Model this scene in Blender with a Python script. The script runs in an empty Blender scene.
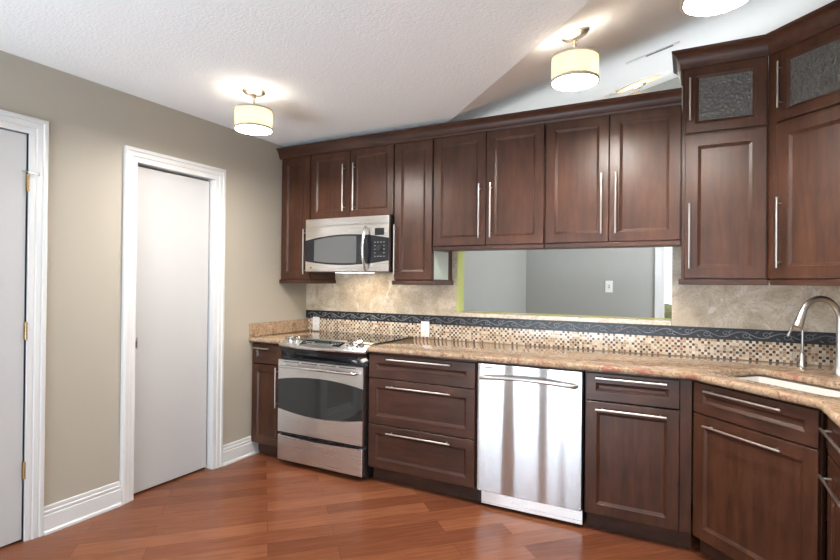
import bpy, bmesh, math, random
from mathutils import Vector, Matrix
random.seed(7)
S = bpy.context.scene
COL = S.collection
R = math.radians
Q = math.sqrt(.5)

# ------------------------------------------------------------------ camera
cam = bpy.data.cameras.new('camera'); camo = bpy.data.objects.new('camera', cam); COL.objects.link(camo)
cam.sensor_width = 36; cam.lens = 512.577 * 36 / 840; cam.clip_start = .02
yaw, pit, roll = R(27.89), R(.257), R(.585)
f_ = Vector((-math.sin(yaw) * math.cos(pit), math.cos(yaw) * math.cos(pit), math.sin(pit)))
r_ = Vector((math.cos(yaw), math.sin(yaw), 0)); u_ = r_.cross(f_)
r2 = r_ * math.cos(roll) + u_ * math.sin(roll); u2 = u_ * math.cos(roll) - r_ * math.sin(roll)
camo.matrix_world = Matrix(((r2.x, u2.x, -f_.x, 3.018), (r2.y, u2.y, -f_.y, -3.558), (r2.z, u2.z, -f_.z, 1.349), (0, 0, 0, 1)))
S.camera = camo

# ------------------------------------------------------------------ world, daylight, exposure
w = bpy.data.worlds.new('sky'); S.world = w; w.use_nodes = True
bg = w.node_tree.nodes['Background']; bg.inputs[0].default_value = (.84, .92, 1, 1); bg.inputs[1].default_value = .9
S.view_settings.view_transform = 'Standard'; S.view_settings.look = 'None'
S.view_settings.gamma = 1; S.view_settings.use_curve_mapping = False
S.view_settings.exposure = 0.98
S.cycles.use_denoising = True
S.cycles.max_bounces = 8; S.cycles.diffuse_bounces = 5; S.cycles.transparent_max_bounces = 8
S.cycles.sample_clamp_indirect = 6

def area(name, loc, rot, sx, sy, e, col):
    l = bpy.data.lights.new(name, 'AREA'); l.shape = 'RECTANGLE'; l.size = sx; l.size_y = sy; l.energy = e; l.color = col
    o = bpy.data.objects.new(name, l); COL.objects.link(o); o.location = loc; o.rotation_euler = rot; return o
DAY = (.75, .885, 1)
FILLFAR = (.90, .95, 1)
# daylight coming in through the glazing behind the photographer
area('daylight_patio', (1.30, -5.36, 1.12), (R(105), 0, 0), 2.0, 2.0, 9.5, DAY)
area('daylight_side', (3.30, -5.36, 1.50), (R(105), 0, 0), .9, 1.2, 8, DAY)
# added fill lamp outside the glazing, aimed up to brighten the ceiling
area('ceiling_fill', (1.30, -6.35, .02), (R(155), 0, 0), 3.0, 1.7, 212, DAY)
area('far_room_fill', (4.06, .95, 1.6), (R(97), 0, R(90)), 1.2, 1.5, 22, FILLFAR)  # added fill lamp at an unseen side opening, lights the far room

# ------------------------------------------------------------------ materials
def mat(name, col=(.8, .8, .8), rough=.5, metal=0, coat=0, **k):
    m = bpy.data.materials.new(name); m.use_nodes = True
    b = m.node_tree.nodes['Principled BSDF']
    b.inputs['Base Color'].default_value = (*col, 1); b.inputs['Roughness'].default_value = rough
    b.inputs['Metallic'].default_value = metal; b.inputs['Coat Weight'].default_value = coat
    b.inputs['Coat Roughness'].default_value = k.get('coat_rough', .1)
    if 'spec' in k: b.inputs['Specular IOR Level'].default_value = k['spec']
    if 'trans' in k: b.inputs['Transmission Weight'].default_value = k['trans']
    return m
class N:
    def __init__(s, m): s.m = m; s.t = m.node_tree; s.b = s.t.nodes['Principled BSDF']
    def n(s, typ, **k):
        x = s.t.nodes.new(typ)
        for a, v in k.items(): setattr(x, a, v)
        return x
    def l(s, a, b): s.t.links.new(a, b)
    def coord(s, scale=(1, 1, 1), rot=(0, 0, 0)):
        c = s.n('ShaderNodeTexCoord'); mp = s.n('ShaderNodeMapping')
        mp.inputs['Scale'].default_value = scale; mp.inputs['Rotation'].default_value = rot
        s.l(c.outputs['Object'], mp.inputs[0]); return mp.outputs[0]
    def noise(s, vec, scale, detail=4, rough=.55, dist=0):
        x = s.n('ShaderNodeTexNoise'); s.l(vec, x.inputs['Vector'])
        x.inputs['Scale'].default_value = scale; x.inputs['Detail'].default_value = detail
        x.inputs['Roughness'].default_value = rough; x.inputs['Distortion'].default_value = dist
        return x.outputs['Fac']
    def ramp(s, fac, stops, const=False):
        x = s.n('ShaderNodeValToRGB'); e = x.color_ramp.elements
        if const: x.color_ramp.interpolation = 'CONSTANT'
        while len(e) < len(stops): e.new(.5)
        for i, (p, c) in enumerate(stops): e[i].position = p; e[i].color = (*c, 1)
        s.l(fac, x.inputs[0]); return x.outputs[0]
    def math(s, op, a, b=None):
        x = s.n('ShaderNodeMath', operation=op)
        for i, v in enumerate((a, b)):
            if v is None: continue
            if isinstance(v, (int, float)): x.inputs[i].default_value = v
            else: s.l(v, x.inputs[i])
        return x.outputs[0]
    def mix(s, fac, a, b, blend='MIX'):
        x = s.n('ShaderNodeMix', data_type='RGBA', blend_type=blend)
        for i, v in ((0, fac), (6, a), (7, b)):
            if isinstance(v, (int, float)): x.inputs[i].default_value = v
            elif isinstance(v, tuple): x.inputs[i].default_value = (*v, 1)
            else: s.l(v, x.inputs[i])
        return x.outputs[2]
    def color(s, c): s.l(c, s.b.inputs['Base Color'])
    def bump(s, h, strength=.3, dist=.002):
        x = s.n('ShaderNodeBump'); x.inputs['Strength'].default_value = strength; x.inputs['Distance'].default_value = dist
        s.l(h, x.inputs['Height']); s.l(x.outputs[0], s.b.inputs['Normal'])

def wood_mat(name, dark, mid, light, axis):
    m = mat(name, mid, .33, spec=.36); n = N(m)
    sc = {'z': (9, 9, 1.2), 'x': (1.2, 9, 9)}[axis]
    f = n.noise(n.coord(sc), 3.0, 6, .6, .6); g = n.noise(n.coord((1, 1, 1)), 4.5, 3, .5)
    c = n.ramp(f, [(.25, dark), (.5, mid), (.8, light)])
    c2 = n.ramp(g, [(.3, (.78, .78, .78)), (.7, (1.2, 1.2, 1.2))])
    n.color(n.mix(1.0, c, c2, 'MULTIPLY'))
    n.l(n.ramp(f, [(.2, (.30,) * 3), (.8, (.38,) * 3)]), n.b.inputs['Roughness'])
    return m
WOOD = wood_mat('dark_cherry_wood', (.033, .0115, .0055), (.055, .020, .0098), (.080, .031, .0155), 'z')
WOODH = wood_mat('dark_cherry_wood_rail', (.034, .013, .0075), (.053, .0205, .012), (.075, .031, .018), 'x')
WOODIN = mat('cabinet_interior', (.05, .035, .028), .6)

FLOOR = mat('wood_planks', (.2, .08, .04), .2, spec=.24); n = N(FLOOR)
v = n.coord((1, 1, 1), (0, 0, R(-45)))
br = n.n('ShaderNodeTexBrick'); n.l(v, br.inputs['Vector'])
br.offset = .37; br.offset_frequency = 2; br.squash = 1
for k_, x_ in (('Scale', 1), ('Brick Width', .92), ('Row Height', .127), ('Mortar Size', .0012), ('Mortar Smooth', .2), ('Bias', 0)): br.inputs[k_].default_value = x_
br.inputs['Color1'].default_value = (0, 0, 0, 1); br.inputs['Color2'].default_value = (1, 1, 1, 1); br.inputs['Mortar'].default_value = (.5, .5, .5, 1)
pl = n.ramp(br.outputs['Color'], [(0, (.135, .043, .020)), (.3, (.180, .060, .027)), (.65, (.20, .068, .031)), (1, (.245, .090, .042))])
m2 = n.n('ShaderNodeMapping'); n.l(v, m2.inputs[0]); m2.inputs['Scale'].default_value = (1.1, 15, 1)
gr = n.noise(m2.outputs[0], 4, 6, .6, .4)
c = n.mix(1.0, pl, n.ramp(gr, [(.25, (.72, .70, .68)), (.75, (1.2, 1.2, 1.2))]), 'MULTIPLY')
n.color(n.mix(n.math('MULTIPLY', br.outputs['Fac'], .6), c, (.03, .012, .008)))
n.l(n.ramp(gr, [(.2, (.17,) * 3), (.8, (.27,) * 3)]), n.b.inputs['Roughness'])
n.bump(n.math('SUBTRACT', 1, br.outputs['Fac']), .25, .001)

def painted(name, col, scale, strength, rough=.6, detail=2):
    m = mat(name, col, rough, spec=.3); n = N(m)
    n.bump(n.noise(n.coord(), scale, detail, .6), strength, .003); return m
WALL = painted('beige_wall_paint', (.425, .39, .325), 130, .10)
WALLG = painted('pale_grey_wall_paint', (.39, .395, .375), 130, .08)
CEIL = painted('popcorn_ceiling', (.90, .91, .91), 80, 1.0, .85, 3)
TRIM = mat('white_trim_paint', (.70, .70, .70), .35)
DOORP = mat('white_door_paint', (.52, .52, .52), .4)
TAPE = mat('yellow_green_jamb', (.47, .50, .16), .6)
PANELG = mat('pale_grey_green_panel', (.42, .47, .41), .4)
WHITEP = mat('white_plastic', (.86, .86, .84), .35)
SLOT = mat('dark_slot', (.03, .03, .03), .5)
SINK = mat('white_porcelain', (.72, .70, .67), .12)
STEEL = mat('brushed_stainless', (.66, .665, .675), .22, 1); n = N(STEEL)
b_ = n.noise(n.coord((60, 60, .5)), 6, 1)
n.bump(n.noise(n.coord((2.6, 2.6, .18)), 1.9, 0), 1.0, .05)
STEELH = mat('horizontal_brushed_stainless', (.80, .775, .75), .27, 1); n = N(STEELH)
n.l(n.ramp(n.noise(n.coord((.5, 60, 60)), 6, 1), [(.3, (.27,) * 3), (.7, (.31,) * 3)]), n.b.inputs['Roughness'])
for m_ in (STEEL, STEELH):
    n = N(m_); tg = n.n('ShaderNodeTangent', direction_type='UV_MAP'); n.l(tg.outputs[0], n.b.inputs['Tangent'])
    n.b.inputs['Anisotropic'].default_value = .85
NICKEL = mat('satin_nickel', (.58, .56, .53), .32, 1)
CHROME = mat('polished_steel', (.75, .75, .75), .14, 1)
BRONZE = mat('aged_nickel', (.42, .36, .29), .35, 1)
BRASS = mat('antique_brass', (.45, .32, .16), .4, 1)
BLACK = mat('black_gloss', (.012, .013, .017), .12)
BLACKM = mat('black_enamel', (.018, .018, .020), .4)
BGLASS = mat('black_oven_glass', (.02, .021, .02), .05, spec=.7)
MWGLASS = mat('smoked_window', (.10, .10, .10), .16, spec=.6)
RING = mat('burner_print', (.10, .10, .10), .25)
COOK = mat('ceramic_cooktop', (.015, .015, .016), .04, spec=.6)
KEYS = mat('keypad_legend', (.22, .22, .22), .5)

GRAN = mat('tan_granite', (.5, .38, .28), .08, spec=.4); n = N(GRAN)
v = n.coord()
a1 = n.noise(v, 22, 6, .65, 1.2); a2 = n.noise(v, 95, 4, .7); a3 = n.noise(n.coord((1, 1.6, 1), (0, 0, R(30))), 7, 5, .6, 2)
c = n.ramp(a1, [(.32, (.22, .125, .075)), (.43, (.34, .225, .14)), (.55, (.42, .30, .20)), (.68, (.52, .42, .31))])
c = n.mix(n.ramp(a2, [(.57, (0,) * 3), (.64, (1,) * 3)]), c, (.12, .06, .045))
c = n.mix(n.ramp(a2, [(.30, (1,) * 3), (.37, (0,) * 3)]), c, (.52, .43, .32))
c = n.mix(n.ramp(a3, [(.58, (0,) * 3), (.64, (.8,) * 3)]), c, (.28, .10, .08))
n.color(c)

TRAV = mat('travertine', (.7, .6, .48), .3); n = N(TRAV); v = n.coord()
a1 = n.noise(v, 5, 7, .62, 1.4); a2 = n.noise(v, 13, 6, .6, 2.5); a3 = n.noise(v, 6.5, 3, .5, 1.0)
c = n.ramp(a1, [(.30, (.37, .285, .19)), (.44, (.53, .43, .315)), (.58, (.64, .545, .43)), (.72, (.75, .68, .575))])
c = n.mix(n.ramp(a2, [(.475, (0,) * 3), (.50, (.8,) * 3), (.525, (0,) * 3)]), c, (.34, .25, .16))
c = n.mix(n.ramp(a3, [(.64, (0,) * 3), (.66, (.6,) * 3)]), c, (.76, .73, .66))
sp = n.n('ShaderNodeSeparateXYZ'); n.l(v, sp.inputs[0])
fx = n.math('ABSOLUTE', n.math('SUBTRACT', n.math('FRACT', n.math('DIVIDE', n.math('ADD', sp.outputs[0], .05), .405)), .5))
n.color(n.mix(n.math('GREATER_THAN', fx, .496), c, (.50, .43, .34)))

LEDGE = mat('pale_ledge_stone', (.62, .53, .44), .25); n = N(LEDGE)
n.color(n.ramp(n.noise(n.coord(), 40, 5, .6), [(.3, (.42, .31, .23)), (.5, (.62, .52, .41)), (.75, (.72, .64, .54))]))
MOS = mat('glass_stone_mosaic', (.6, .5, .4), .18); n = N(MOS); v = n.coord((1 / .0163, 1 / .0163, 1 / .0163))
sp = n.n('ShaderNodeSeparateXYZ'); n.l(v, sp.inputs[0])
hx = n.math('ADD', sp.outputs[0], sp.outputs[1]); hz = sp.outputs[2]
ix, iz = n.math('FLOOR', hx), n.math('FLOOR', hz)
cb = n.n('ShaderNodeCombineXYZ'); n.l(ix, cb.inputs[0]); n.l(iz, cb.inputs[1])
wn = n.n('ShaderNodeTexWhiteNoise', noise_dimensions='2D'); n.l(cb.outputs[0], wn.inputs['Vector'])
light = n.ramp(wn.outputs['Value'], [(0, (.68, .62, .52)), (.3, (.60, .48, .34)), (.55, (.73, .69, .61)), (.8, (.46, .33, .21))], True)
darkc = n.ramp(wn.outputs['Value'], [(0, (.10, .045, .025)), (.28, (.26, .13, .07)), (.5, (.40, .26, .15)), (.66, (.66, .52, .37)), (.84, (.075, .035, .022))], True)
par = n.math('MODULO', n.math('ADD', n.math('ADD', ix, iz), 1000), 2)
c = n.mix(par, light, darkc)
gx = n.math('ABSOLUTE', n.math('SUBTRACT', n.math('FRACT', hx), .5)); gz = n.math('ABSOLUTE', n.math('SUBTRACT', n.math('FRACT', hz), .5))
g = n.math('GREATER_THAN', n.math('MAXIMUM', gx, gz), .44)
n.color(n.mix(g, c, (.58, .52, .43))); n.l(n.math('ADD', n.math('MULTIPLY', g, .5), .15), n.b.inputs['Roughness'])
n.bump(n.math('SUBTRACT', 1, g), .4, .001)
SLATE = mat('black_relief_stone', (.013, .014, .019), .32, spec=.45)
SLATEB = mat('black_relief_vine', (.17, .18, .20), .3, spec=.7)

RAIN = mat('rain_glass', (.24, .23, .21), .18, trans=.6); n = N(RAIN)
n.bump(n.noise(n.coord((1, 1, .7)), 75, 1), 1.0, .012)
GLASS = mat('window_glass', (1, 1, 1), 0, trans=1)
nt = GLASS.node_tree; nt.nodes.clear(); o_ = nt.nodes.new('ShaderNodeOutputMaterial')
mx = nt.nodes.new('ShaderNodeMixShader'); mx.inputs[0].default_value = .07
t_ = nt.nodes.new('ShaderNodeBsdfTransparent'); g_ = nt.nodes.new('ShaderNodeBsdfGlossy'); g_.inputs['Roughness'].default_value = .02
nt.links.new(t_.outputs[0], mx.inputs[1]); nt.links.new(g_.outputs[0], mx.inputs[2]); nt.links.new(mx.outputs[0], o_.inputs[0])

def glow(name, base, ecol, es, transl=.5):
    m = bpy.data.materials.new(name); m.use_nodes = True; t = m.node_tree; t.nodes.clear()
    o = t.nodes.new('ShaderNodeOutputMaterial'); d = t.nodes.new('ShaderNodeBsdfDiffuse'); tr = t.nodes.new('ShaderNodeBsdfTranslucent')
    e = t.nodes.new('ShaderNodeEmission'); m1 = t.nodes.new('ShaderNodeMixShader'); a = t.nodes.new('ShaderNodeAddShader')
    d.inputs[0].default_value = (*base, 1); tr.inputs[0].default_value = (*base, 1); m1.inputs[0].default_value = transl
    e.inputs[0].default_value = (*ecol, 1); e.inputs[1].default_value = es
    t.links.new(d.outputs[0], m1.inputs[1]); t.links.new(tr.outputs[0], m1.inputs[2])
    t.links.new(m1.outputs[0], a.inputs[0]); t.links.new(e.outputs[0], a.inputs[1]); t.links.new(a.outputs[0], o.inputs[0]); return m
SHADE = glow('cream_fabric_shade', (.31, .27, .205), (1, .80, .55), .08)
DIFFDIM = glow('dim_diffuser', (.9, .88, .84), (1, .95, .88), 35)
SPREADER = glow('halo_spreader_sheet', (.95, .94, .92), (1, .9, .8), 0, .95)
DIFF = glow('lit_diffuser', (.9, .88, .84), (1, .955, .90), 112)
HEDGE = mat('hedge_leaves', (.10, .16, .03), .6); n = N(HEDGE)
n.color(n.ramp(n.noise(n.coord(), 30, 4), [(.3, (.12, .12, .025)), (.7, (.32, .29, .08))])); n.bump(n.noise(n.coord(), 40, 3), 1, .03)
LAWN = mat('lawn', (.16, .20, .06), .9); n = N(LAWN)
n.color(n.ramp(n.noise(n.coord(), 6, 5), [(.3, (.12, .15, .04)), (.7, (.26, .26, .10))]))
BAND = mat('grey_cream_band', (.42, .37, .30), .7)
CREAM = mat('cream_matte', (.80, .70, .50), .6)

# ------------------------------------------------------------------ mesh helpers
class MB:
    def __init__(s): s.bm = bmesh.new()
    def box(s, x0, y0, z0, x1, y1, z1):
        v = [s.bm.verts.new((x, y, z)) for x in (x0, x1) for y in (y0, y1) for z in (z0, z1)]
        for q in ((0, 1, 3, 2), (4, 6, 7, 5), (0, 4, 5, 1), (2, 3, 7, 6), (0, 2, 6, 4), (1, 5, 7, 3)):
            s.bm.faces.new([v[i] for i in q])
        return s
    def quad(s, *p): s.bm.faces.new([s.bm.verts.new(q) for q in p]); return s
    def loops(s, loops, cap0=False, cap1=False, closed=True):
        L = [[s.bm.verts.new(p) for p in lp] for lp in loops]
        for a, b in zip(L, L[1:]):
            k = len(a)
            for i in range(k if closed else k - 1):
                j = (i + 1) % k
                s.bm.faces.new((a[i], a[j], b[j], b[i]))
        if cap0: s.bm.faces.new(L[0][::-1])
        if cap1: s.bm.faces.new(L[-1])
        return s
    def tube(s, path, r, seg=12, cap=True):
        P = [Vector(p) for p in path]; rs = r if isinstance(r, (list, tuple)) else [r] * len(P)
        up = None; loops = []
        for i, p in enumerate(P):
            t = (P[min(i + 1, len(P) - 1)] - P[max(i - 1, 0)]).normalized()
            if up is None: up = Vector((0, 0, 1)) if abs(t.z) < .9 else Vector((1, 0, 0))
            a = t.cross(up).normalized(); up = a.cross(t).normalized()
            loops.append([p + rs[i] * (math.cos(2 * math.pi * k / seg) * a + math.sin(2 * math.pi * k / seg) * up) for k in range(seg)])
        return s.loops(loops, cap, cap)
    def lathe(s, prof, c=(0, 0, 0), seg=32, axis=None, cap0=True, cap1=True):
        c = Vector(c); ax = Vector(axis).normalized() if axis else Vector((0, 0, 1))
        a = ax.orthogonal().normalized(); b = ax.cross(a)
        return s.loops([[c + ax * z + r * (math.cos(2 * math.pi * k / seg) * a + math.sin(2 * math.pi * k / seg) * b) for k in range(seg)] for r, z in prof], cap0, cap1)
    def sweep(s, path, prof):
        # horizontal moulding: path of (x, y); outward is to the right of travel; prof of (out, z)
        P = [Vector(p) for p in path]; L = []
        for i, p in enumerate(P):
            ns = []
            if i > 0: d = (p - P[i - 1]).normalized(); ns.append(Vector((d.y, -d.x)))
            if i < len(P) - 1: d = (P[i + 1] - p).normalized(); ns.append(Vector((d.y, -d.x)))
            m = sum(ns, Vector((0, 0))).normalized(); k = 1 / max(.3, m.dot(ns[0]))
            L.append([(p.x + m.x * o * k, p.y + m.y * o * k, z) for o, z in prof])
        return s.loops(L, True, True)
    def prism(s, poly, z0, z1): return s.loops([[(x, y, z0) for x, y in poly], [(x, y, z1) for x, y in poly]], True, True)
    def build(s, name, m, parent=None, bevel=0, smooth=None, seg=2):
        bmesh.ops.recalc_face_normals(s.bm, faces=s.bm.faces)
        if smooth is not None:
            for f in s.bm.faces: f.smooth = True
        uv = s.bm.loops.layers.uv.new('uv')
        for f in s.bm.faces:
            for lo_ in f.loops: lo_[uv].uv = (lo_.vert.co.z, lo_.vert.co.x + lo_.vert.co.y * .3)
        me = bpy.data.meshes.new(name); s.bm.to_mesh(me); s.bm.free(); me.materials.append(m)
        if smooth is not None: me.set_sharp_from_angle(angle=R(smooth))
        o = bpy.data.objects.new(name, me); COL.objects.link(o)
        if parent: o.parent = parent
        if bevel:
            b = o.modifiers.new('bevel', 'BEVEL'); b.width = bevel; b.segments = seg; b.limit_method = 'ANGLE'; b.angle_limit = R(40)
            b.harden_normals = True
        return o
def tag(o, label=None, cat=None, group=None, kind=None):
    if label: o['label'] = label
    if cat: o['category'] = cat
    if group: o['group'] = group
    if kind: o['kind'] = kind
    return o
def thing(name, label, cat, loc=(0, 0, 0), rz=0, group=None, kind=None):
    o = bpy.data.objects.new(name, None); COL.objects.link(o); o.location = loc; o.rotation_euler = (0, 0, rz)
    return tag(o, label, cat, group, kind)
def box(name, m, parent, *b, bevel=0): return MB().box(*b).build(name, m, parent, bevel)
def rect(x0, x1, z0, z1, y, i=0): return [(x0 + i, y, z0 + i), (x1 - i, y, z0 + i), (x1 - i, y, z1 - i), (x0 + i, y, z1 - i)]

# cabinet fronts: local frame, x to the right along the front, outward is -y, carcass front at y = 0
def front(name, parent, x0, x1, z0, z1, rw=.056, m=None, y=0, glass=False):
    yo, yb = y - .020, y - .0005
    lp = [rect(x0, x1, z0, z1, yb), rect(x0, x1, z0, z1, yo + .002), rect(x0, x1, z0, z1, yo, .002), rect(x0, x1, z0, z1, yo, rw),
          rect(x0, x1, z0, z1, yo + .0025, rw + .0015), rect(x0, x1, z0, z1, yo + .0095, rw + .016)]
    mb = MB()
    if glass:
        lp += [rect(x0, x1, z0, z1, yb, rw + .016), rect(x0, x1, z0, z1, yb)]
        mb.loops(lp); bmesh.ops.remove_doubles(mb.bm, verts=mb.bm.verts, dist=1e-5)
    else: mb.loops(lp, True, True)
    o = mb.build(name, m or WOOD, parent)
    if glass:
        i = rw + .014
        box('glass_pane', RAIN, o, x0 + i, yo + .010, z0 + i, x1 - i, yo + .014, z1 - i)
    return o
def bar(parent, x, z, L, vertical, y=-.020, rad=.0055):
    mb = MB(); yo = y - .030
    if vertical:
        mb.tube([(x, yo, z - L / 2), (x, yo, z + L / 2)], rad)
        for s in (-1, 1): mb.tube([(x, y - .0002, z + s * (L / 2 - .03)), (x, yo, z + s * (L / 2 - .03))], rad * .8, 8)
    else:
        mb.tube([(x - L / 2, yo, z), (x + L / 2, yo, z)], rad)
        for s in (-1, 1): mb.tube([(x + s * (L / 2 - .03), y - .0002, z), (x + s * (L / 2 - .03), yo, z)], rad * .8, 8)
    return mb.build('handle', NICKEL, parent, smooth=40)
def carcass(parent, w_, d, z0, z1, shelves=(), open_top=False, stile=()):
    t = .016; mb = MB()
    mb.box(0, 0, z0, t, d, z1); mb.box(w_ - t, 0, z0, w_, d, z1)
    mb.box(t, 0, z0, w_ - t, d, z0 + t)
    if not open_top: mb.box(t, 0, z1 - t, w_ - t, d, z1)
    mb.box(t, d - .008, z0 + t, w_ - t, d, z1 - t)
    for s in shelves: mb.box(t, .002, s - t / 2, w_ - t, d - .01, s + t / 2)
    for a, b in stile: mb.box(a, 0, z0, b, t, z1)
    return mb.build('carcass', WOOD, parent)

# ------------------------------------------------------------------ setting
H = 2.472; CS = 1.2; TS = math.tan(R(19)); W = 4.125; YF = -5.4; YB = 2.0
def zc(x, y): return H + max(0, (x + y - CS) * Q * TS)
def struct(name, mb, m, label=None, cat=None, **k):
    o = mb.build(name, m, None, **k); return tag(o, label, cat, kind='structure')
struct('floor', MB().box(-.12, YF - .1, -.05, W + .1, YB + .1, 0), FLOOR, 'reddish brown wood plank floor laid diagonally', 'floor')
mb = MB(); T = .06
xa, xb, ya, yb = -.12, W + .1, YF - .1, YB + .1
A = [(xa, ya, H), (xb, ya, H), (xb, CS - xb, H), (xa, CS - xa, H)]
B = [(xa, CS - xa, H), (xb, CS - xb, H), (xb, yb, zc(xb, yb)), (xa, yb, zc(xa, yb))]
for P in (A, B): mb.loops([P, [(x, y, z + T) for x, y, z in P]], True, True)
struct('ceiling', mb, CEIL, 'white textured ceiling, flat on the left and sloping up on the right', 'ceiling')

D1a, D1b, D1t = -2.95, -2.175, 2.105
D2a, D2b, D2t = -1.600, -1.005, 2.075
mb = MB()
for y0, y1 in ((YF, D1a), (D1b, D2a), (D2b, .12)): mb.box(-.11, y0, 0, 0, y1, H)
mb.box(-.11, D1a, D1t, 0, D1b, H); mb.box(-.11, D2a, D2t, 0, D2b, H)
mb.box(-.12, D1a, 0, -.11, D1b, D1t); mb.box(-.12, D2a, 0, -.11, D2b, D2t)
struct('wall_left', mb, WALL, 'beige wall on the left with two white doors', 'wall')
OX0, OX1, OZ0, OZ1 = 1.452, 2.912, 1.095, 1.60
mb = MB(); mb.box(0, 0, 0, OX0, .12, H - .05); mb.box(OX0, 0, 0, OX1, .12, OZ0); mb.box(OX0, 0, OZ1, OX1, .12, H - .06); mb.box(OX1, 0, 0, W, .12, H - .06)
struct('wall_back', mb, WALL, 'kitchen wall behind the cabinets with a wide pass-through opening', 'wall')
mb = MB(); pts = [YF, CS - W, YB]
SW0, SW1, SZ0, SZ1 = .35, 1.55, .85, 2.35
def wz(y): return zc(W, y)
for y0, y1 in ((YF, CS - W), (CS - W, SW0), (SW1, YB)):
    mb.loops([[(x, y0, 0), (x, y1, 0), (x, y1, wz(y1)), (x, y0, wz(y0))] for x in (W, W + .1)], True, True)
mb.box(W, SW0, 0, W + .1, SW1, SZ0)
mb.loops([[(x, SW0, SZ1), (x, SW1, SZ1), (x, SW1, wz(SW1)), (x, SW0, wz(SW0))] for x in (W, W + .1)], True, True)
struct('wall_right', mb, WALL, 'beige wall on the right', 'wall')
mb = MB()
for a in ((0, 0, .25, H), (.25, 2.15, 2.35, H), (2.35, 0, 2.8, H), (2.8, 0, 3.8, .85), (2.8, 2.15, 3.8, H), (3.8, 0, W, H)):
    mb.box(a[0], YF - .1, a[1], a[2], YF, a[3])
struct('wall_front', mb, WALL, 'wall with glazed patio opening behind the camera', 'wall')
WX0, WX1, WZ0, WZ1 = 2.764, 3.70, .45, 2.1
def ztop(x): return zc(x, YB)
XL = 1.403
mb = MB()
for x0, x1, z0 in ((XL - .1, WX0, 0), (WX1, W, 0), (WX0, WX1, WZ1)):
    mb.loops([[(x0, y, z0), (x1, y, z0), (x1, y, ztop(x1)), (x0, y, ztop(x0))] for y in (YB, YB + .1)], True, True)
mb.box(WX0, YB, 0, WX1, YB + .1, WZ0)
struct('wall_beyond', mb, WALLG, 'pale grey far wall of the room beyond the pass-through', 'wall')
struct('wall_beyond_left', MB().loops([[(x, .12, 0), (x, YB, 0), (x, YB, zc(XL, YB)), (x, .12, H)] for x in (XL - .1, XL)], True, True), WALLG,
       'pale grey side wall of the room beyond the pass-through', 'wall')

# door casings, doors, baseboards
CASE = [(0, 0), (.020, 0), (.024, .006), (.024, .020), (.015, .023), (.018, .030), (.018, .050), (.011, .053), (.014, .060), (.010, .083), (0, .083)]   # (depth, across) from the outer edge
def casing(name, y0, y1, zt, label):
    mb = MB()
    cw = .083; L = []
    for (y, z, sy, sz) in ((y1, 0, 1, 0), (y1, zt, 1, 1), (y0, zt, -1, 1), (y0, 0, -1, 0)):
        L.append([(.0005 + d, y + sy * (cw - a), z + sz * (cw - a)) for d, a in CASE])
    mb.loops(L, True, True)
    mb.box(-.10, y1, 0, .0005, y1 + .010, zt + .01); mb.box(-.10, y0 - .010, 0, .0005, y0, zt + .01); mb.box(-.10, y0, zt, .0005, y1, zt + .010)
    return struct(name, mb, TRIM, label, 'door casing', smooth=35)
casing('trim_1', D1a + .012, D1b - .012 + .012, D1t - .012, 'white moulded casing around the hinged door at the left edge')
casing('trim_2', D2a + .006, D2b - .006, D2t - .006, 'white moulded casing around the pocket door')
d1 = thing('door_1', 'flat white hinged door with brass hinges at the left edge', 'door', (0, D1b, 0), kind='structure')
box('door_panel', DOORP, d1, -.042, D1a - D1b + .016, .012, -.004, -.006, D1t - .018, bevel=.002)
for z in (1.84, 1.08, .365):
    mb = MB()
    for k in range(5): mb.tube([(.006, -.002, z - .045 + k * .018), (.006, -.002, z - .045 + k * .018 + .0165)], .0065, 10)
    mb.box(-.003, -.010, z - .045, -.0005, -.004, z + .045)
    mb.build('hinge', BRASS, d1, smooth=40)
mb = MB(); mb.tube([(.008, -.002, 1.895), (.035, .03, 1.885)], .004, 8); mb.tube([(.008, -.002, 1.895), (.03, -.04, 1.893)], .004, 8); mb.tube([(.035, .03, 1.885), (.038, .036, 1.884)], .008, 8)
mb.build('hinge_pin_stop', NICKEL, d1, smooth=40)
d2 = thing('door_2', 'flat white pocket door with a small square pull', 'door', (0, D2a, 0), kind='structure')
box('door_panel', DOORP, d2, -.075, .008, .014, -.040, D2b - D2a - .018, D2t - .020, bevel=.002)
pu = box('flush_pull', BRONZE, d2, -.040, .018, .915, -.036, .052, .985, bevel=.0015)
box('pull_recess', SLOT, pu, -.0362, .026, .925, -.0355, .044, .965)

BASEP = [(0, 0), (.030, 0), (.029, .012), (.020, .020), (.0195, .096), (.013, .099), (.016, .106), (.016, .116), (.008, .120), (.0105, .127), (.009, .140), (0, .143)]
def baseboard(name, pts, label):
    return struct(name, MB().sweep(pts, [(o + .0005, z) for o, z in BASEP]), TRIM, label, 'baseboard', smooth=30)
baseboard('baseboard_left', [(0, D2a - .078), (0, D1b + .084)][::-1] , 'white moulded baseboard between the two doors')
baseboard('baseboard_left_corner', [(0, D2b + .078), (0, -.58)], 'white moulded baseboard between the pocket door and the cabinets')
for o in ('baseboard_left', 'baseboard_left_corner'): pass

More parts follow.
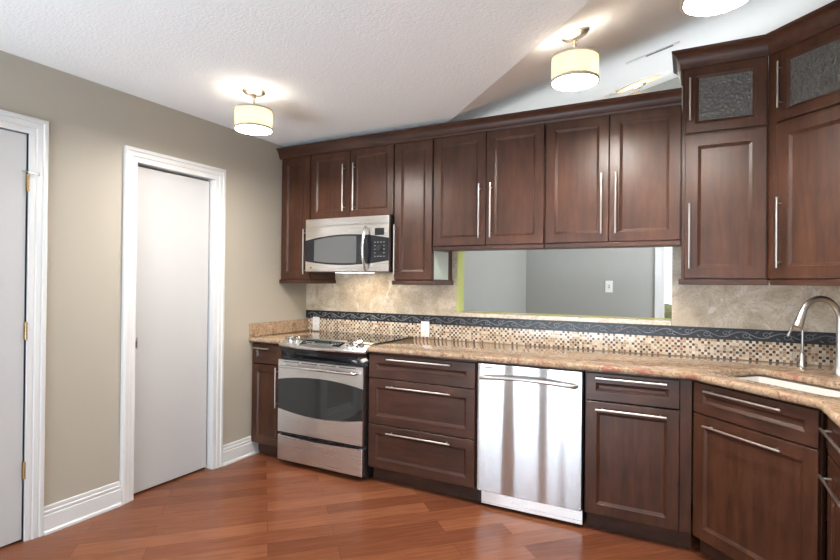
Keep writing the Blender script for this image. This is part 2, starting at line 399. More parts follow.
# pass-through: stone ledge, green jamb, far window
struct('trim_3', MB().box(OX0, -.022, OZ0, OX1, .135, OZ0 + .030), LEDGE, 'tan stone ledge along the bottom of the pass-through', 'ledge', bevel=.004)
struct('trim_4', MB().box(OX0, -.006, OZ0 + .030, OX0 + .006, .12, OZ1), TAPE, 'yellow-green left jamb of the pass-through', 'jamb')
struct('trim_5', MB().box(OX0, .115, OZ0 + .030, OX1, .135, OZ0 + .036), TAPE, 'thin yellow-green strip along the back of the stone ledge', 'strip')
mb = MB(); c_ = .062
mb.box(WX0 - c_, YB - .018, WZ0 - c_, WX0, YB, WZ1 + c_); mb.box(WX1, YB - .018, WZ0 - c_, WX1 + c_, YB, WZ1 + c_)
mb.box(WX0, YB - .018, WZ1, WX1, YB, WZ1 + c_); mb.box(WX0, YB - .03, WZ0 - .03, WX1, YB, WZ0)
o = struct('window_1', mb, TRIM, 'white framed window in the far room past the pass-through', 'window')
mb = MB(); mb.box(WX0, YB + .03, WZ0, WX0 + .02, YB + .07, WZ1); mb.box(WX1 - .02, YB + .03, WZ0, WX1, YB + .07, WZ1)
mb.box(WX0, YB + .03, WZ0, WX1, YB + .07, WZ0 + .03); mb.box(WX0, YB + .03, WZ1 - .03, WX1, YB + .07, WZ1); mb.build('window_frame', TRIM, o)
box('glass_pane', GLASS, o, WX0 + .02, YB + .048, WZ0 + .03, WX1 - .02, YB + .052, WZ1 - .03)
mb = MB()
for x0, x1, z1 in ((.25, 2.35, 2.15), (2.8, 3.8, 2.15)):
    z0 = 0 if x0 < 1 else .85
    mb.box(x0, YF - .08, z0, x0 + .05, YF - .02, z1); mb.box(x1 - .05, YF - .08, z0, x1, YF - .02, z1)
    mb.box(x0, YF - .08, z1 - .05, x1, YF - .02, z1); mb.box(x0, YF - .08, z0, x1, YF - .02, z0 + .05)
mb.box(1.27, YF - .08, 0, 1.33, YF - .02, 2.15)
struct('window_2', mb, TRIM, 'white framed patio glazing behind the camera', 'window')
mb = MB()
for a in ((SW0, SZ0, SW0 + .05, SZ1), (SW1 - .05, SZ0, SW1, SZ1), (SW0, SZ0, SW1, SZ0 + .05), (SW0, SZ1 - .05, SW1, SZ1)): mb.box(W + .02, a[0], a[1], W + .07, a[2], a[3])
struct('fill_window', mb, TRIM, 'white framed unseen side window added to light the far room', 'window')  # made-up window out of view, frames the far-room fill lamp
struct('lawn', MB().box(-3, YB + .1, -.35, 9, 16, -.30), LAWN, 'dry green lawn outside the far window', 'lawn')
# hedge outside
mb = MB(); nx, ny = 60, 12
def hz_(x, y): return 1.03 + .05 * math.sin(x * 9 + y * 3) * math.sin(x * 4.1) + .03 * random.random() - 1.2 * abs(y - 4.0) ** 3
grid = [[mb.bm.verts.new((2.2 + 4 * i / nx, 3.5 + j / ny + .03 * random.random(), hz_(2.2 + 4 * i / nx, 3.5 + j / ny) if 0 < j < ny else -.3)) for j in range(ny + 1)] for i in range(nx + 1)]
for i in range(nx):
    for j in range(ny): mb.bm.faces.new((grid[i][j], grid[i + 1][j], grid[i + 1][j + 1], grid[i][j + 1]))
tag(mb.build('hedge', HEDGE, None, smooth=60), 'low green hedge outside the far window', 'hedge')

# ------------------------------------------------------------------ base cabinets
YBC = -.631                                       # carcass front; door faces at -.651
def base_cab(x0, x1, label, loc=None, rz=0, depth=.615, name='base_cabinet', open_top=False, toe=True, group='base cabinets under the granite counter'):
    t = thing(name, label, 'cabinet', loc or (x0, YBC, 0), rz, group)
    wd = x1 - x0
    carcass(t, wd, depth, .10, .876, open_top=open_top)
    if toe: box('toe_kick', WOODH, t, .0, .055, 0, wd, .07, .10)
    return t, wd
ZS, ZT, ZB = .712, .862, .104
# narrow cabinet at the left wall
t, wd = base_cab(.003, .318, 'narrow base cabinet with one drawer and door, between left wall and range')
d = front('drawer', t, .012, wd - .004, ZS + .004, ZT, .04, WOODH); bar(d, .125, .835, .16, False)
d = front('door', t, .012, wd - .004, ZB, ZS - .004, .05); bar(d, wd - .035, .55, .30, True)
# three-drawer base
t, wd = base_cab(1.092, 1.868, 'wide base cabinet of three drawers, between range and dishwasher')
for z0, z1, zh in ((ZS - .006, ZT, .838), (.398, ZS - .012, .658), (ZB, .391, .352)):
    d = front('drawer', t, .004, wd - .004, z0, z1, .056, WOODH); bar(d, wd / 2, zh, .46, False)
# drawer + door base
t, wd = base_cab(2.508, 3.024, 'base cabinet with one drawer above one door, just right of the dishwasher')
d = front('drawer', t, .006, .462, ZS + .008, ZT + .004, .05, WOODH); bar(d, .232, .843, .345, False)
d = front('door', t, .006, .462, ZB, ZS, .056); bar(d, .232, .676, .345, False)
box('filler_strip', WOOD, t, .464, -.006, ZB, wd, -.0005, ZT + .006)
# diagonal sink base (built in the diagonal's own frame)
DX, DY, DL = 3.028, -.651, .611
ox, oy = DX + .02 * Q, DY + .02 * Q
t = thing('sink_base_cabinet', 'diagonal corner base cabinet under the sink', 'cabinet', (ox, oy, 0), R(-45), 'base cabinets under the granite counter')
mb = MB(); mb.box(.004, 0, .10, .03, .02, .876); mb.box(DL - .03, 0, .10, DL - .004, .02, .876); mb.box(.03, 0, .84, DL - .03, .02, .876); mb.box(.03, 0, .70, DL - .03, .02, .73); mb.box(.03, 0, .10, DL - .03, .02, .13)
mb.prism([(.004, .02), (DL - .004, .02), (DL + .30, .40), (DL / 2, .95), (-.30, .40)], .10, .116)
mb.build('carcass', WOOD, t)
box('toe_kick', WOODH, t, -.02, .055, 0, DL + .02, .07, .10)
d = front('drawer', t, .006, DL - .006, ZS + .008, ZT + .006, .05, WOODH); bar(d, .285, .838, .385, False)
d = front('door', t, .006, DL - .006, ZB, ZS, .058); bar(d, .282, .670, .385, False)
# right run, seen edge-on
XR = 3.478
t = thing('base_cabinet', 'base cabinet with drawer and door along the right wall, at the right edge', 'cabinet', (XR + .02, -1.108, 0), R(-90), 'base cabinets under the granite counter')
carcass(t, .76, .60, .10, .876); box('toe_kick', WOODH, t, 0, .055, 0, .76, .07, .10)
for k, (a, b) in enumerate(((.012, .378), (.382, .756))):
    d = front('drawer', t, a, b, ZS + .008, ZT + .006, .045, WOODH); bar(d, (a + b) / 2, .815, .30, False)
    d = front('door', t, a, b, ZB, ZS, .056); bar(d, (a + b) / 2, .640, .30, False)

# ------------------------------------------------------------------ countertop
def inset(poly, dd):
    k = len(poly); out = []
    for i in range(k):
        p0, p, p1 = Vector(poly[i - 1]), Vector(poly[i]), Vector(poly[(i + 1) % k])
        a = (p - p0).normalized(); b = (p1 - p).normalized()
        na, nb = Vector((-a.y, a.x)), Vector((-b.y, b.x)); m = (na + nb).normalized()
        out.append(tuple(p + m * dd / max(.3, m.dot(na))))
    return out
def slab(poly, hole, z0, z1, r):       # poly counter-clockwise
    mb = MB(); bm = mb.bm
    prof = [(r, z0), (r * .3, z0 + r * .3), (0, z0 + r), (0, z1 - r), (r * .3, z1 - r * .3), (r, z1)]
    rings = []
    for P, s in ((poly, 1), (hole, -1)):
        if not P: continue
        L = [[bm.verts.new((x, y, z)) for x, y in inset(P, i * s)] for i, z in prof]
        for a, b in zip(L, L[1:]):
            for i in range(len(a)): j = (i + 1) % len(a); bm.faces.new((a[i], a[j], b[j], b[i]))
        rings.append(L)
    for k in (0, -1):
        es = []
        for L in rings:
            for i in range(len(L[k])):
                es.append(bm.edges.get((L[k][i], L[k][(i + 1) % len(L[k])])))
        bmesh.ops.triangle_fill(bm, edges=es, use_beauty=True)
    return mb
def ab(a, b): return ((a + b) * Q, (b - a) * Q)
CF = -.676; ZC0, ZC1 = .8775, .914
def rrect(a0, a1, b0, b1, r):
    pts = []
    for ca, cb_, s in ((a1 - r, b0 + r, -90), (a1 - r, b1 - r, 0), (a0 + r, b1 - r, 90), (a0 + r, b0 + r, 180)):
        for k in range(5):
            th = R(s + k * 22.5); pts.append(ab(ca + r * math.cos(th), cb_ + r * math.sin(th)))
    return pts
def orient(p):
    ar = sum(p[i - 1][0] * p[i][1] - p[i][0] * p[i - 1][1] for i in range(len(p)))
    return p if ar > 0 else p[::-1]
SA0, SA1, SB0, SB1 = 2.600, 3.20, 1.775, 2.125
hole = orient(rrect(SA0, SA1, SB0, SB1, .03))
e = .025; XE = XR - .025
poly = orient([(1.094, CF), (DX - e * .414, CF), (XE, CF - (XE - (DX - e * .414))), (XE, -1.87), (W - .001, -1.87), (W - .001, -.0005), (1.094, -.0005)])
ct = tag(slab(poly, hole, ZC0, ZC1, .011).build('countertop', GRAN, None, smooth=50), 'long tan granite countertop running from the range round to the sink', 'countertop')
tag(slab(orient([(.0005, CF), (.321, CF), (.321, -.0005), (.0005, -.0005)]), None, ZC0, ZC1, .011).build('countertop', GRAN, None, smooth=50),
    'short tan granite countertop left of the range', 'countertop')
tag(MB().box(.0005, CF + .004, ZC1 + .0002, .021, -.0105, 1.016).build('side_splash', GRAN, None, bevel=.004), 'low tan granite splash standing against the left wall', 'splash')

# sink
mb = MB(); L = []
for z, g in ((ZC0 - .008, .014), (ZC0 - .008, -.004), (.84, -.006), (.70, -.018), (.69, -.035), (.688, -.09)):
    rr = rrect(SA0 - g, SA1 + g, SB0 - g, SB1 + g, max(.02, .03 + g * .3)); L.append([(x, y, z) for x, y in rr])
mb.loops(L, False, True)
c_ = [(sum(v) / 20) for v in zip(*L[-1])]
sk = thing('sink', 'white undermount sink set in the corner counter', 'sink', (0, 0, 0))
o = mb.build('basin', SINK, sk, smooth=50); so = o.modifiers.new('thick', 'SOLIDIFY'); so.thickness = .006; so.offset = 1
sa = ab((SA0 + SA1) / 2, (SB0 + SB1) / 2)
MB().lathe([(.045, .0), (.045, .003), (.03, .003), (.028, -.001)], (*sa, .6895), 24).build('drain', CHROME, sk, smooth=40)
# main faucet
fb = Vector((3.664, -.366, ZC1)); dr = Vector((-.80, -.60, 0))
fc = thing('faucet', 'tall brushed nickel gooseneck faucet at the right edge of the counter', 'faucet', fb)
MB().lathe([(.030, .0005), (.030, .006), (.024, .012), (.020, .05), (.018, .09), (.0155, .10)], (0, 0, 0)).build('base', NICKEL, fc, smooth=40)
path = [(0, 0, .095), (0, 0, .20)]; rad_ = .11; zc_ = .265
for k in range(0, 19):
    th = math.pi - k * math.pi * .93 / 18; p = dr * (rad_ + rad_ * math.cos(th)); path.append((p.x, p.y, zc_ + rad_ * math.sin(th)))
MB().tube(path, .0145, 16).build('neck', NICKEL, fc, smooth=40)
e1 = Vector(path[-1]); e0 = Vector(path[-3]); dn = (e1 - e0).normalized()
MB().tube([e1 - dn * .03, e1, e1 + dn * .03, e1 + dn * .052, e1 + dn * .056], [.016, .018, .021, .0225, .019], 18).build('spray_head', NICKEL, fc, smooth=40)
MB().tube([(.012, -.012, .07), (.035, -.035, .085), (.06, -.06, .14)], [.009, .008, .006], 10).build('lever', NICKEL, fc, smooth=40)
# small filtered water tap
tb = Vector((3.555, -.115, ZC1))
tp = thing('filter_tap', 'small slim nickel water tap left of the tall gooseneck faucet', 'faucet', tb)
MB().lathe([(.020, .0005), (.020, .005), (.016, .010), (.0155, .06), (.013, .068), (.007, .075)], (0, 0, 0), 20).build('base', NICKEL, tp, smooth=40)
dr2 = Vector((-.93, -.37, 0)); path = [(0, 0, .07), (0, 0, .17)]
for k in range(13):
    th = math.pi - k * math.pi * .80 / 12; p = dr2 * (.030 + .030 * math.cos(th)); path.append((p.x, p.y, .19 + .030 * math.sin(th)))
pp = Vector(path[-1]); path.append(tuple(pp + Vector((dr2.x * .012, dr2.y * .012, -.03))))
MB().tube(path, .0065, 12).build('spout', NICKEL, tp, smooth=40)
p = Vector(path[-1]); MB().tube([p, p + Vector((dr2.x * .006, dr2.y * .006, -.016))], [.0085, .0085], 12).build('spout_tip', NICKEL, tp, smooth=40)
mb = MB(); mb.tube([(0, 0, .035), (dr2.x * .045, dr2.y * .045, .03)], .008, 10); mb.tube([(dr2.x * .04, dr2.y * .04, .025), (dr2.x * .048, dr2.y * .048, .075)], [.007, .005], 10)
mb.build('lever', NICKEL, tp, smooth=40)

# ------------------------------------------------------------------ backsplash
bs = thing('tile_backsplash', 'cream travertine, black relief border and tiny mosaic tile behind the counter', 'backsplash', (0, 0, 0))
ZM, ZR = 1.026, 1.095
mb = MB(); Y0, Y1 = -.009, -.0004
for b in ((.0005, Y0, ZR, OX0, Y1, 1.62), (OX1, Y0, ZR, W - .0005, Y1, 1.62), (W - .009, -1.85, ZR, W - .0004, Y0 - .0002, 1.38)): box('travertine', TRAV, bs, *b)
mb = MB(); mb.box(.0225, Y0, ZC1 + .0005, W - .0005, Y1, ZM); mb.box(W - .009, -1.85, ZC1 + .0005, W - .0004, Y0, ZM); mb.build('mosaic', MOS, bs)
mb = MB(); mb.box(.0005, Y0 - .003, ZM, W - .0005, Y1, ZR); mb.box(W - .012, -1.85, ZM, W - .0004, Y0 - .003, ZR)
bo = mb.build('border', SLATE, bs, bevel=.002)
mb = MB(); yv = Y0 - .0035; per = .20; mid = (ZM + ZR) / 2; x = .03
wave = [(x + i * .01, yv, mid + .016 * math.sin(2 * math.pi * (i * .01) / per)) for i in range(int((3.95) / .01))]
mb.tube(wave, .0032, 5)
k = 0
while x + per / 2 < 3.95:
    up_ = 1 if k % 2 == 0 else -1; cx = x + per / 4 + .022; cz = mid - up_ * .004
    sp_ = []
    for i in range(22):
        th = i / 21 * 2.6 * math.pi; rr = .024 * (1 - i / 21 * .8)
        sp_.append((cx - .002 + rr * math.cos(-th * up_ + math.pi / 2 * up_), yv, cz + rr * .8 * math.sin(-th * up_ + math.pi / 2 * up_) * 1.0))
    mb.tube(sp_, .0025, 5)
    for s in (-1, 1):
        lx = cx + s * .033 - .02; mb.tube([(lx, yv, mid - up_ * .010), (lx + .009, yv - .001, mid - up_ * .018), (lx + .02, yv, mid - up_ * .023)], [.001, .0045, .001], 5)
    x += per / 2; k += 1
mb.build('vine_relief', SLATEB, bo, smooth=60)

# outlets and switch
def outlet(name, label, x, z, y, switch=False):
    t = thing(name, label, 'outlet' if not switch else 'light switch', (x, y, z))
    MB().box(-.036, -.006, -.060, .036, -.0004, .060).build('cover_plate', WHITEP, t, bevel=.003)
    if switch:
        box('toggle', WHITEP, t, -.005, -.016, -.010, .005, -.006, .012); mb = MB(); mb.box(-.008, -.0065, -.016, .008, -.006, .016); mb.build('toggle_slot', SLOT, t)
    else:
        for s in (-1, 1):
            o = MB().lathe([(.016, .006), (.016, .0072), (.014, .0076)], (0, 0, s * .02), 20, (0, -1, 0)).build('socket', WHITEP, t, smooth=40)
            mb = MB()
            for a in (-.006, .006): mb.box(a - .001, -.0078, s * .02 - .002, a + .001, -.0075, s * .02 + .007)
            mb.build('slots', SLOT, o)
    return t
outlet('wall_outlet', 'white outlet plate on the mosaic left of the range back', .118, .978, Y0 - .0035)
outlet('wall_outlet', 'white outlet plate on the mosaic right of the range', 1.193, .986, Y0 - .0035)
outlet('light_switch', 'white toggle switch plate on the far grey wall', 2.272, 1.325, YB, True)

# ------------------------------------------------------------------ range
RX0, RX1 = .326, 1.088; RW = RX1 - RX0
rg = thing('range', 'stainless slide-in electric range with black glass cooktop', 'range', (RX0, 0, 0))
mb = MB(); mb.box(.004, -.655, .03, RW - .004, -.02, .900); mb.box(.02, -.60, 0, RW - .02, -.06, .03); mb.build('body', BLACKM, rg)
MB().box(-.001, -.625, .9145, RW + .003, -.012, .922).build('cooktop', COOK, rg, bevel=.002)
for cx, cy, r in ((.20, -.42, .10), (.56, -.42, .115), (.20, -.17, .085), (.56, -.17, .08)):
    MB().lathe([(r, .9221), (r - .003, .9223), (r - .006, .9221)], (cx, cy, 0), 40, None, False, False).build('burner_ring', RING, rg)
# control fascia: bowed front edge
NB = 24
def bow(x): u = 2 * x / RW - 1; return .058 * (1 - u * u)
mb = MB(); L = []
for i in range(NB + 1):
    x = -.003 + (RW + .006) * i / NB; yb_ = -.690 - bow(x)
    L.append([(x, -.560, .900), (x, -.575, .926), (x, -.600, .9265), (x, yb_ + .018, .893), (x, yb_ + .003, .886), (x, yb_, .878), (x, yb_ + .004, .868), (x, -.62, .868)])
mb.loops(L, True, True); fa = mb.build('control_panel', STEELH, rg, smooth=35)
mb = MB(); L = []
for i in range(NB + 1):
    x = (RW) * i / NB; yb_ = -.690 - bow(x)
    L.append([(x, -.64, .868), (x, yb_ + .006, .868), (x, yb_ + .016, .845), (x, max(yb_ + .045, -.69), .800), (x, -.66, .785), (x, -.64, .785)])
mb.loops(L, True, True); mb.build('lower_bezel', BLACK, rg, smooth=35)
# slope of the fascia top
sl = Vector((0, -.090 - .0, -.0335)).normalized()
def onfas(x, t): # t 0 back .. 1 front
    yb_ = -.690 - bow(x) + .018; y = -.600 + (yb_ + .600) * t; z = .9265 + (.893 - .9265) * t
    return Vector((x, y, z))
def nrm(x): d_ = onfas(x, 1) - onfas(x, 0); return Vector((0, d_.z, -d_.y)).normalized()
def patch(name, m, par, x0, x1, t0, t1, h):
    mb = MB(); q = []
    for x, t in ((x0, t0), (x1, t0), (x1, t1), (x0, t1)): q.append(onfas(x, t))
    nn = nrm((x0 + x1) / 2); mb.loops([[p - nn * .001 for p in q], [p + nn * h for p in q]], True, True); return mb.build(name, m, par)
dp = patch('display', BLACK, fa, .205, .555, .18, .86, .0014)
for i in range(4): patch('keypad', KEYS, dp, .222 + i * .022, .236 + i * .022, .40, .50, .002); patch('keypad', KEYS, dp, .222 + i * .022, .236 + i * .022, .62, .70, .002)
for i in range(4): patch('keypad', KEYS, dp, .455 + i * .022, .468 + i * .022, .34, .42, .002); patch('keypad', KEYS, dp, .455 + i * .022, .468 + i * .022, .54, .62, .002)
for i in range(5): patch('keypad', KEYS, dp, .325 + i * .022, .340 + i * .022, .68, .76, .002)
patch('clock_window', mat('clock_lcd', (.03, .05, .045), .1), dp, .322, .43, .28, .52, .002)
for x in (.075, .145, .620, .695):
    c0 = onfas(x, .52); nn = nrm(x)
    kb = MB().lathe([(.031, 0), (.031, .005), (.024, .008), (.023, .030), (.019, .034)], c0, 24, nn).build('knob', CHROME, rg, smooth=40)
# oven door with lens shaped window
def lens_plate(parent, x0, x1, z0, z1, lo, hi, y, th, names, mats, N_=32):
    mbs = [MB(), MB()]; mb, mg = mbs
    xs = [x0 + (x1 - x0) * i / N_ for i in range(N_ + 1)]
    for a, b in zip(xs, xs[1:]):
        mb.quad((a, y, z0), (b, y, z0), (b, y, lo(b)), (a, y, lo(a))); mb.quad((a, y, hi(a)), (b, y, hi(b)), (b, y, z1), (a, y, z1))
        mg.quad((a, y, lo(a)), (b, y, lo(b)), (b, y, hi(b)), (a, y, hi(a)))
    bmesh.ops.remove_doubles(mb.bm, verts=mb.bm.verts, dist=1e-6); bmesh.ops.remove_doubles(mg.bm, verts=mg.bm.verts, dist=1e-6)
    mb.box(x0, y + .0005, z0, x1, y + th, z1)
    p = mb.build(names[0], mats[0], parent); gl = mg.build(names[1], mats[1], p); return p, gl
def par_(v0, v1, x0, x1): return lambda x: v0 + (v1 - v0) * (1 - (2 * (x - x0) / (x1 - x0) - 1) ** 2)
dx0, dx1 = .006, RW - .006
od, ow = lens_plate(rg, dx0, dx1, .245, .772, par_(.415, .380, dx0, dx1), par_(.628, .662, dx0, dx1), -.700, .040, ('oven_door', 'oven_window'), (STEELH, BGLASS))
mb = MB()
for i in range(4): mb.box(.06 + i * .165, -.7012, .757, .06 + i * .165 + .14, -.6995, .763)
mb.build('vent_slots', SLOT, od)
path = [(.045, -.700, .728), (.05, -.722, .728)] + [(.05 + (RW - .1) * i / 16, -.728 - .022 * math.sin(math.pi * i / 16), .728 + .006 * math.sin(math.pi * i / 16)) for i in range(17)] + [(RW - .05, -.722, .728), (RW - .045, -.700, .728)]
MB().tube(path, .0105, 12).build('handle', CHROME, od, smooth=40)
box('storage_drawer', STEELH, rg, dx0, -.702, .040, dx1, -.66, .224, bevel=.004)
mb = MB(); L = []
for i in range(17):
    x = dx0 + .03 + (RW - .072) * i / 16; h = .010 * math.sin(math.pi * i / 16)
    L.append([(x, -.690, .2265), (x, -.690, .2285 + 0), (x, -.704, .2275), (x, -.7035, .2235 - h)])
mb.loops(L, True, True); mb.build('drawer_grip', BLACK, rg)

# ------------------------------------------------------------------ dishwasher
dwx0, dwx1 = 1.876, 2.500; DW = dwx1 - dwx0
dw = thing('dishwasher', 'stainless steel dishwasher with a curved bar handle', 'dishwasher', (dwx0, 0, 0))
box('tub', BLACKM, dw, .004, -.62, .02, DW - .004, -.05, .872)
dd_ = box('door', STEEL, dw, .004, -.652, .100, DW - .006, -.622, .866, bevel=.004)
box('kick_plate', STEELH, dw, .030, -.637, .022, DW - .002, -.6205, .098, bevel=.002)
path = [(.035, -.652, .782), (.04, -.680, .782)] + [(.045 + (DW - .095) * i / 18, -.684 - .020 * math.sin(math.pi * i / 18), .784 + .016 * math.sin(math.pi * i / 18)) for i in range(19)] + [(DW - .045, -.680, .782), (DW - .04, -.652, .782)]
MB().tube(path, .0115, 12).build('handle', NICKEL, dd_, smooth=40)
bd = box('badge', STEELH, dd_, .048, -.6528, .838, .142, -.6515, .850)
mb = MB()
for i in range(8): mb.box(.051 + i * .011, -.6532, .8405, .059 + i * .011, -.6527, .8475)
mb.build('vent_marks', SLOT, bd)

# ------------------------------------------------------------------ upper cabinets
YU = -.330
def upper(x0, x1, z0, z1, label, name='wall_cabinet', shelves=(), group='wall cabinets above the counter'):
    t = thing(name, label, 'cabinet', (x0, YU, 0), 0, group); carcass(t, x1 - x0, -YU - .010, z0, z1, shelves); return t, x1 - x0
ZU, ZL, ZTOP = 1.602, 1.366, 2.360
t, wd = upper(.003, .316, ZL - .004, ZTOP + .004, 'tall narrow wall cabinet in the left corner beside the microwave')
d = front('door', t, .014, wd - .003, ZL, ZTOP); bar(d, wd - .040, 1.585, .36, True)
box('light_rail', WOODH, t, 0, -.024, ZL - .036, wd + .012, .318, ZL - .0045, bevel=.004)
t, wd = upper(.320, 1.096, 1.838, ZTOP + .004, 'short two-door wall cabinet directly above the microwave')
for a, b, hx_ in ((.004, .383, .335), (.387, .772, .432)):
    d = front('door', t, a, b, 1.842, ZTOP, .052); bar(d, hx_, 2.068, .36, True)
t, wd = upper(1.100, 1.413, ZL - .004, ZTOP + .004, 'tall narrow wall cabinet between the microwave and the pass-through')
d = front('door', t, .004, wd - .004, ZL, ZTOP); bar(d, .020, 1.585, .36, True)
box('side_panel', PANELG, t, wd + .0002, .010, ZL + .004, wd + .004, .245, ZU - .03)
box('light_rail', WOODH, t, -.010, -.024, ZL - .036, wd + .016, .318, ZL - .0045, bevel=.004)
for x0, x1, lab in ((1.418, 2.198, 'two-door wall cabinet over the left half of the pass-through'), (2.202, 2.964, 'two-door wall cabinet over the right half of the pass-through')):
    t, wd = upper(x0, x1, ZU - .004, ZTOP + .004, lab); h_ = wd / 2
    for a, b, hx_ in ((.004, h_ - .002, h_ - .040), (h_ + .002, wd - .004, h_ + .040)):
        d = front('door', t, a, b, ZU, ZTOP); bar(d, hx_, 1.828, .36, True)
    box('light_rail', WOODH, t, 0, -.022, ZU - .032, wd, .10, ZU - .0045, bevel=.004)
# stacked cabinets
ZS0, ZS1, ZG0, ZG1 = 1.386, 2.178, 2.192, 2.553
def stack_fronts(t, x0, x1, hx_):
    d = front('door', t, x0, x1, ZS0, ZS1, .062); bar(d, hx_, 1.62, .36, True)
    d = front('glass_door', t, x0, x1, ZG0, ZG1, .048, glass=True); bar(d, hx_, (ZG0 + ZG1) / 2, .235, True)
t, wd = upper(2.967, 3.368, ZS0 - .004, 2.57, 'tall stacked wall cabinet with small glass door, right of the pass-through', shelves=(2.19,))
stack_fronts(t, .017, wd - .006, .039)
box('light_rail', WOODH, t, -.012, -.022, ZS0 - .034, wd + .006, .318, ZS0 - .0045, bevel=.004)
UX, UL = 3.371, (W - .35 - 3.371) / Q
t = thing('corner_wall_cabinet', 'tall diagonal corner wall cabinet with glass upper door, at the right edge', 'cabinet', (UX + .02 * Q, -.35 + .02 * Q, 0), R(-45), 'wall cabinets above the counter')
pent = [(.003, 0), (UL - .003, 0), (UL + .215, .222), (UL / 2, UL / 2 + .452), (-.215, .222)]
mb = MB(); tk = .016
for z in (ZS0 - .004, 2.178, 2.560): mb.prism(pent, z, z + tk)
mb.box(.003, 0, ZS0 + .012, .04, tk, 2.560); mb.box(UL - .04, 0, ZS0 + .012, UL - .003, tk, 2.560)
for (p, q) in ((pent[1], pent[2]), (pent[2], pent[3]), (pent[3], pent[4]), (pent[4], pent[0])):
    d_ = (Vector(q) - Vector(p)).normalized(); nn = Vector((-d_.y, d_.x)) * .01
    mb.prism([p, q, tuple(Vector(q) + nn), tuple(Vector(p) + nn)], ZS0 + .012, 2.560)
mb.build('carcass', WOOD, t)
stack_fronts(t, .040, UL - .006, .068)
MB().prism([(-.0105, .006), (-.0125, -.010), (.037, -.010), (.037, -.0005), (.0025, -.0005)], ZS0, 2.575).build('filler_strip', WOOD, t)
box('light_rail', WOODH, t, .01, -.022, ZS0 - .034, UL - .006, .10, ZS0 - .0045, bevel=.004)
# crown mouldings
CR = [(0, 0), (.012, 0), (.014, .010), (.020, .016), (.026, .034), (.038, .052), (.050, .060), (.050, .070), (0, .070)]
tag(MB().sweep([(.0015, -.3505), (2.965, -.3505)], [(o, 2.354 + z * 1.17) for o, z in CR]).build('crown_moulding', WOODH, None, smooth=30),
    'long dark wood crown moulding along the lower run of wall cabinets', 'moulding')
CT = [(0, 0), (.010, 0), (.012, .030), (.016, .060), (.024, .085), (.038, .108), (.052, .118), (.054, .136), (0, .136)]
tag(MB().sweep([(2.9665, -.10), (2.9665, -.3505), (3.3695, -.3505), (3.3695 + UL * Q, -.3505 - UL * Q), (3.3695 + UL * Q, -1.6)], [(o, 2.549 + z * .70) for o, z in CT]).build('crown_moulding', WOODH, None, smooth=30),
    'taller dark wood crown moulding on the stacked corner cabinets at right', 'moulding')

# ------------------------------------------------------------------ microwave
mx0, mx1, mz0, mz1 = .322, 1.090, 1.420, 1.834; MW = mx1 - mx0
mw = thing('microwave', 'stainless over-the-range microwave with a curved handle', 'microwave', (mx0, 0, 0))
box('case', BLACKM, mw, .002, -.372, mz0, MW - .002, -.014, mz1 - .0005)
lo, hi = par_(1.505, 1.474, 0, MW), par_(1.668, 1.706, 0, MW)
MD = .600
fd, fw = lens_plate(mw, .0, MD, mz0 + .006, 1.775, lo, hi, -.402, .028, ('door', 'window_band'), (STEELH, BLACK))
# see-through window inside the dark band
mb = MB(); xs = [.085 + .40 * i / 20 for i in range(21)]
for a, b in zip(xs, xs[1:]): mb.quad((a, -.4026, lo(a) + .014), (b, -.4026, lo(b) + .014), (b, -.4026, hi(b) - .014), (a, -.4026, hi(a) - .014))
mb.build('window', MWGLASS, fw)
cp, cb2 = lens_plate(mw, MD + .002, MW, mz0 + .006, 1.775, lo, hi, -.402, .028, ('control_panel', 'keypad_band'), (STEELH, BLACK), 8)
box('display', BLACK, cp, .648, -.4035, 1.690, .728, -.4018, 1.742)
MB().lathe([(.020, .402), (.020, .410), (.016, .416)], (.690, 0, 1.592), 24, (0, -1, 0)).build('dial', BLACKM, cp, smooth=40)
mb = MB()
for i in range(4):
    for j in range(5):
        if i in (1, 2) and j in (1, 2, 3): continue
        mb.box(.644 + i * .026, -.4031, 1.532 + j * .026, .656 + i * .026, -.4021, 1.538 + j * .026)
mb.build('key_marks', KEYS, cb2)
box('vent_grille', STEELH, mw, 0, -.402, 1.777, MW, -.372, mz1, bevel=.002)
MB().lathe([(.007, .4018), (.007, .4026)], (.055, 0, 1.455), 16, (0, -1, 0)).build('badge', SLOT, fd)
hx_ = MD - .022
path = [(hx_, -.402, 1.745), (hx_, -.420, 1.748)] + [(hx_, -.425 - .030 * math.sin(math.pi * i / 16), 1.742 - .296 * i / 16) for i in range(17)] + [(hx_, -.420, 1.440), (hx_, -.402, 1.443)]
MB().tube(path, .0125, 12).build('handle', CHROME, fd, smooth=40)
lamp = box('cooktop_lamp', glow('warm_lamp_lens', (.9, .85, .75), (1, .80, .55), 2), mw, .23, -.32, mz0 - .003, .53, -.22, mz0 - .0003)
area('microwave_lamp_light', (mx0 + .38, -.27, mz0 - .006), (0, 0, 0), .30, .10, 1.15, (1, .84, .64))

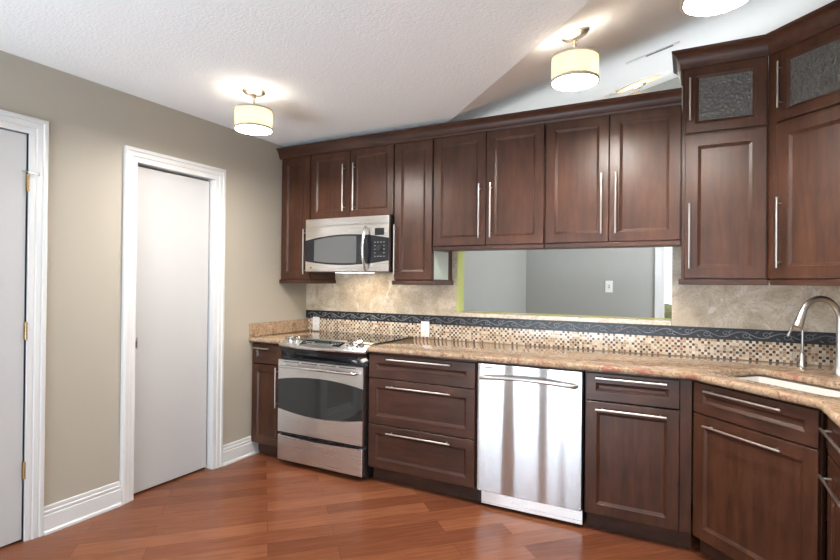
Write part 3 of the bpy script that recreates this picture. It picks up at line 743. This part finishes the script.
# ------------------------------------------------------------------ ceiling lights
NRM = Vector((-TS * Q, -TS * Q, 1)).normalized()
def ceiling_light(x, y, label, e, group='drum ceiling lights', cream_disc=False):
    z = zc(x, y); sloped = (x + y) > CS
    t = thing('ceiling_light', label, 'ceiling light', (x, y, z), 0, group)
    ax = tuple(-NRM) if sloped else (0, 0, -1)
    if cream_disc: MB().lathe([(.195, .0005), (.195, .008), (.18, .012)], (0, 0, 0), 40, ax).build('cream_disc', CREAM, t, smooth=40)  # flat cream disc on the ceiling around the canopy
    b0 = .012 if cream_disc else .0005
    MB().lathe([(.066, b0), (.066, b0 + .008), (.058, b0 + .012), (.054, b0 + .018), (.050, b0 + .020), (.018, b0 + .026)], (0, 0, 0), 36, ax).build('canopy', BRONZE, t, smooth=30)
    mb = MB(); mb.tube([(0, 0, -.02), (0, 0, -.120)], .006, 12); mb.lathe([(.011, -.034), (.013, -.040), (.011, -.046)], (0, 0, 0), 16)
    for k in range(3): a = k * 2.094 + .4; mb.tube([(0, 0, -.118), (.106 * math.cos(a), .106 * math.sin(a), -.118)], .0025, 6)
    mb.build('stem', BRONZE, t, smooth=40)
    r = .107
    MB().lathe([(r, -.115), (r, -.228), (r - .0025, -.228), (r - .0025, -.115), (r, -.115)], (0, 0, 0), 48, None, False, False).build('shade', SHADE, t, smooth=40)
    mb = MB()
    for za, zb_ in ((-.113, -.121), (-.219, -.233)): mb.lathe([(r + .003, za), (r + .003, zb_), (r - .003, zb_), (r - .003, za), (r + .003, za)], (0, 0, 0), 48, None, False, False)
    mb.build('trim_band', BAND, t, smooth=40)
    MB().lathe([(r - .006, -.224), (r - .006, -.2275), (.03, -.229)], (0, 0, 0), 40).build('diffuser', DIFFDIM if cream_disc else DIFF, t, smooth=40)
    MB().lathe([(r - .0026, -.1165), (r - .0026, -.1175)], (0, 0, 0), 40).build('halo_spreader', SPREADER, t, smooth=40)  # added unseen disc, spreads the bulb's light over the ceiling
    MB().lathe([(r - .006, -.2195), (r - .006, -.2215)], (0, 0, 0), 40).build('uplight_blocker', WHITEP, t, smooth=40)  # added unseen disc, blocks the diffuser's upward light
    l = bpy.data.lights.new('bulb', 'POINT'); l.energy = e; l.color = (1, .965, .93); l.shadow_soft_size = .035
    o = bpy.data.objects.new('bulb', l); COL.objects.link(o); o.parent = t; o.location = (0, 0, -.165)
    return t
ceiling_light(.721, -1.344, 'drum ceiling light nearest the left wall, on flat ceiling', 15)
ceiling_light(2.526, -1.090, 'drum ceiling light on the sloped ceiling above the pass-through cabinets', 15)
ceiling_light(3.090, -1.540, 'drum ceiling light cut off by the top of the photo', 15)
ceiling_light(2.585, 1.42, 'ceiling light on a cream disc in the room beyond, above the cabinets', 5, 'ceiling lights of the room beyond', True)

# ceiling vent
vx, vy = 2.775, .20
t = thing('ceiling_vent', 'thin metal air vent on the sloped ceiling beyond the cabinets', 'vent', (vx, vy, zc(vx, vy)))
e1 = Vector((1, 0, TS * Q)).normalized(); e2 = (-NRM).cross(e1).normalized()
M_ = Matrix((( e1.x, e2.x, -NRM.x), (e1.y, e2.y, -NRM.y), (e1.z, e2.z, -NRM.z))).to_4x4(); t.matrix_world = Matrix.Translation((vx, vy, zc(vx, vy))) @ M_
box('vent_frame', mat('vent_paint', (.74, .75, .74), .5), t, -.17, -.035, .0005, .17, .035, .004, bevel=.001)
mb = MB()
for i in range(3): mb.box(-.04, -.026 + i * .018, .0035, .13, -.016 + i * .018, .0050)
mb.build('vent_slots', SLOT, t)
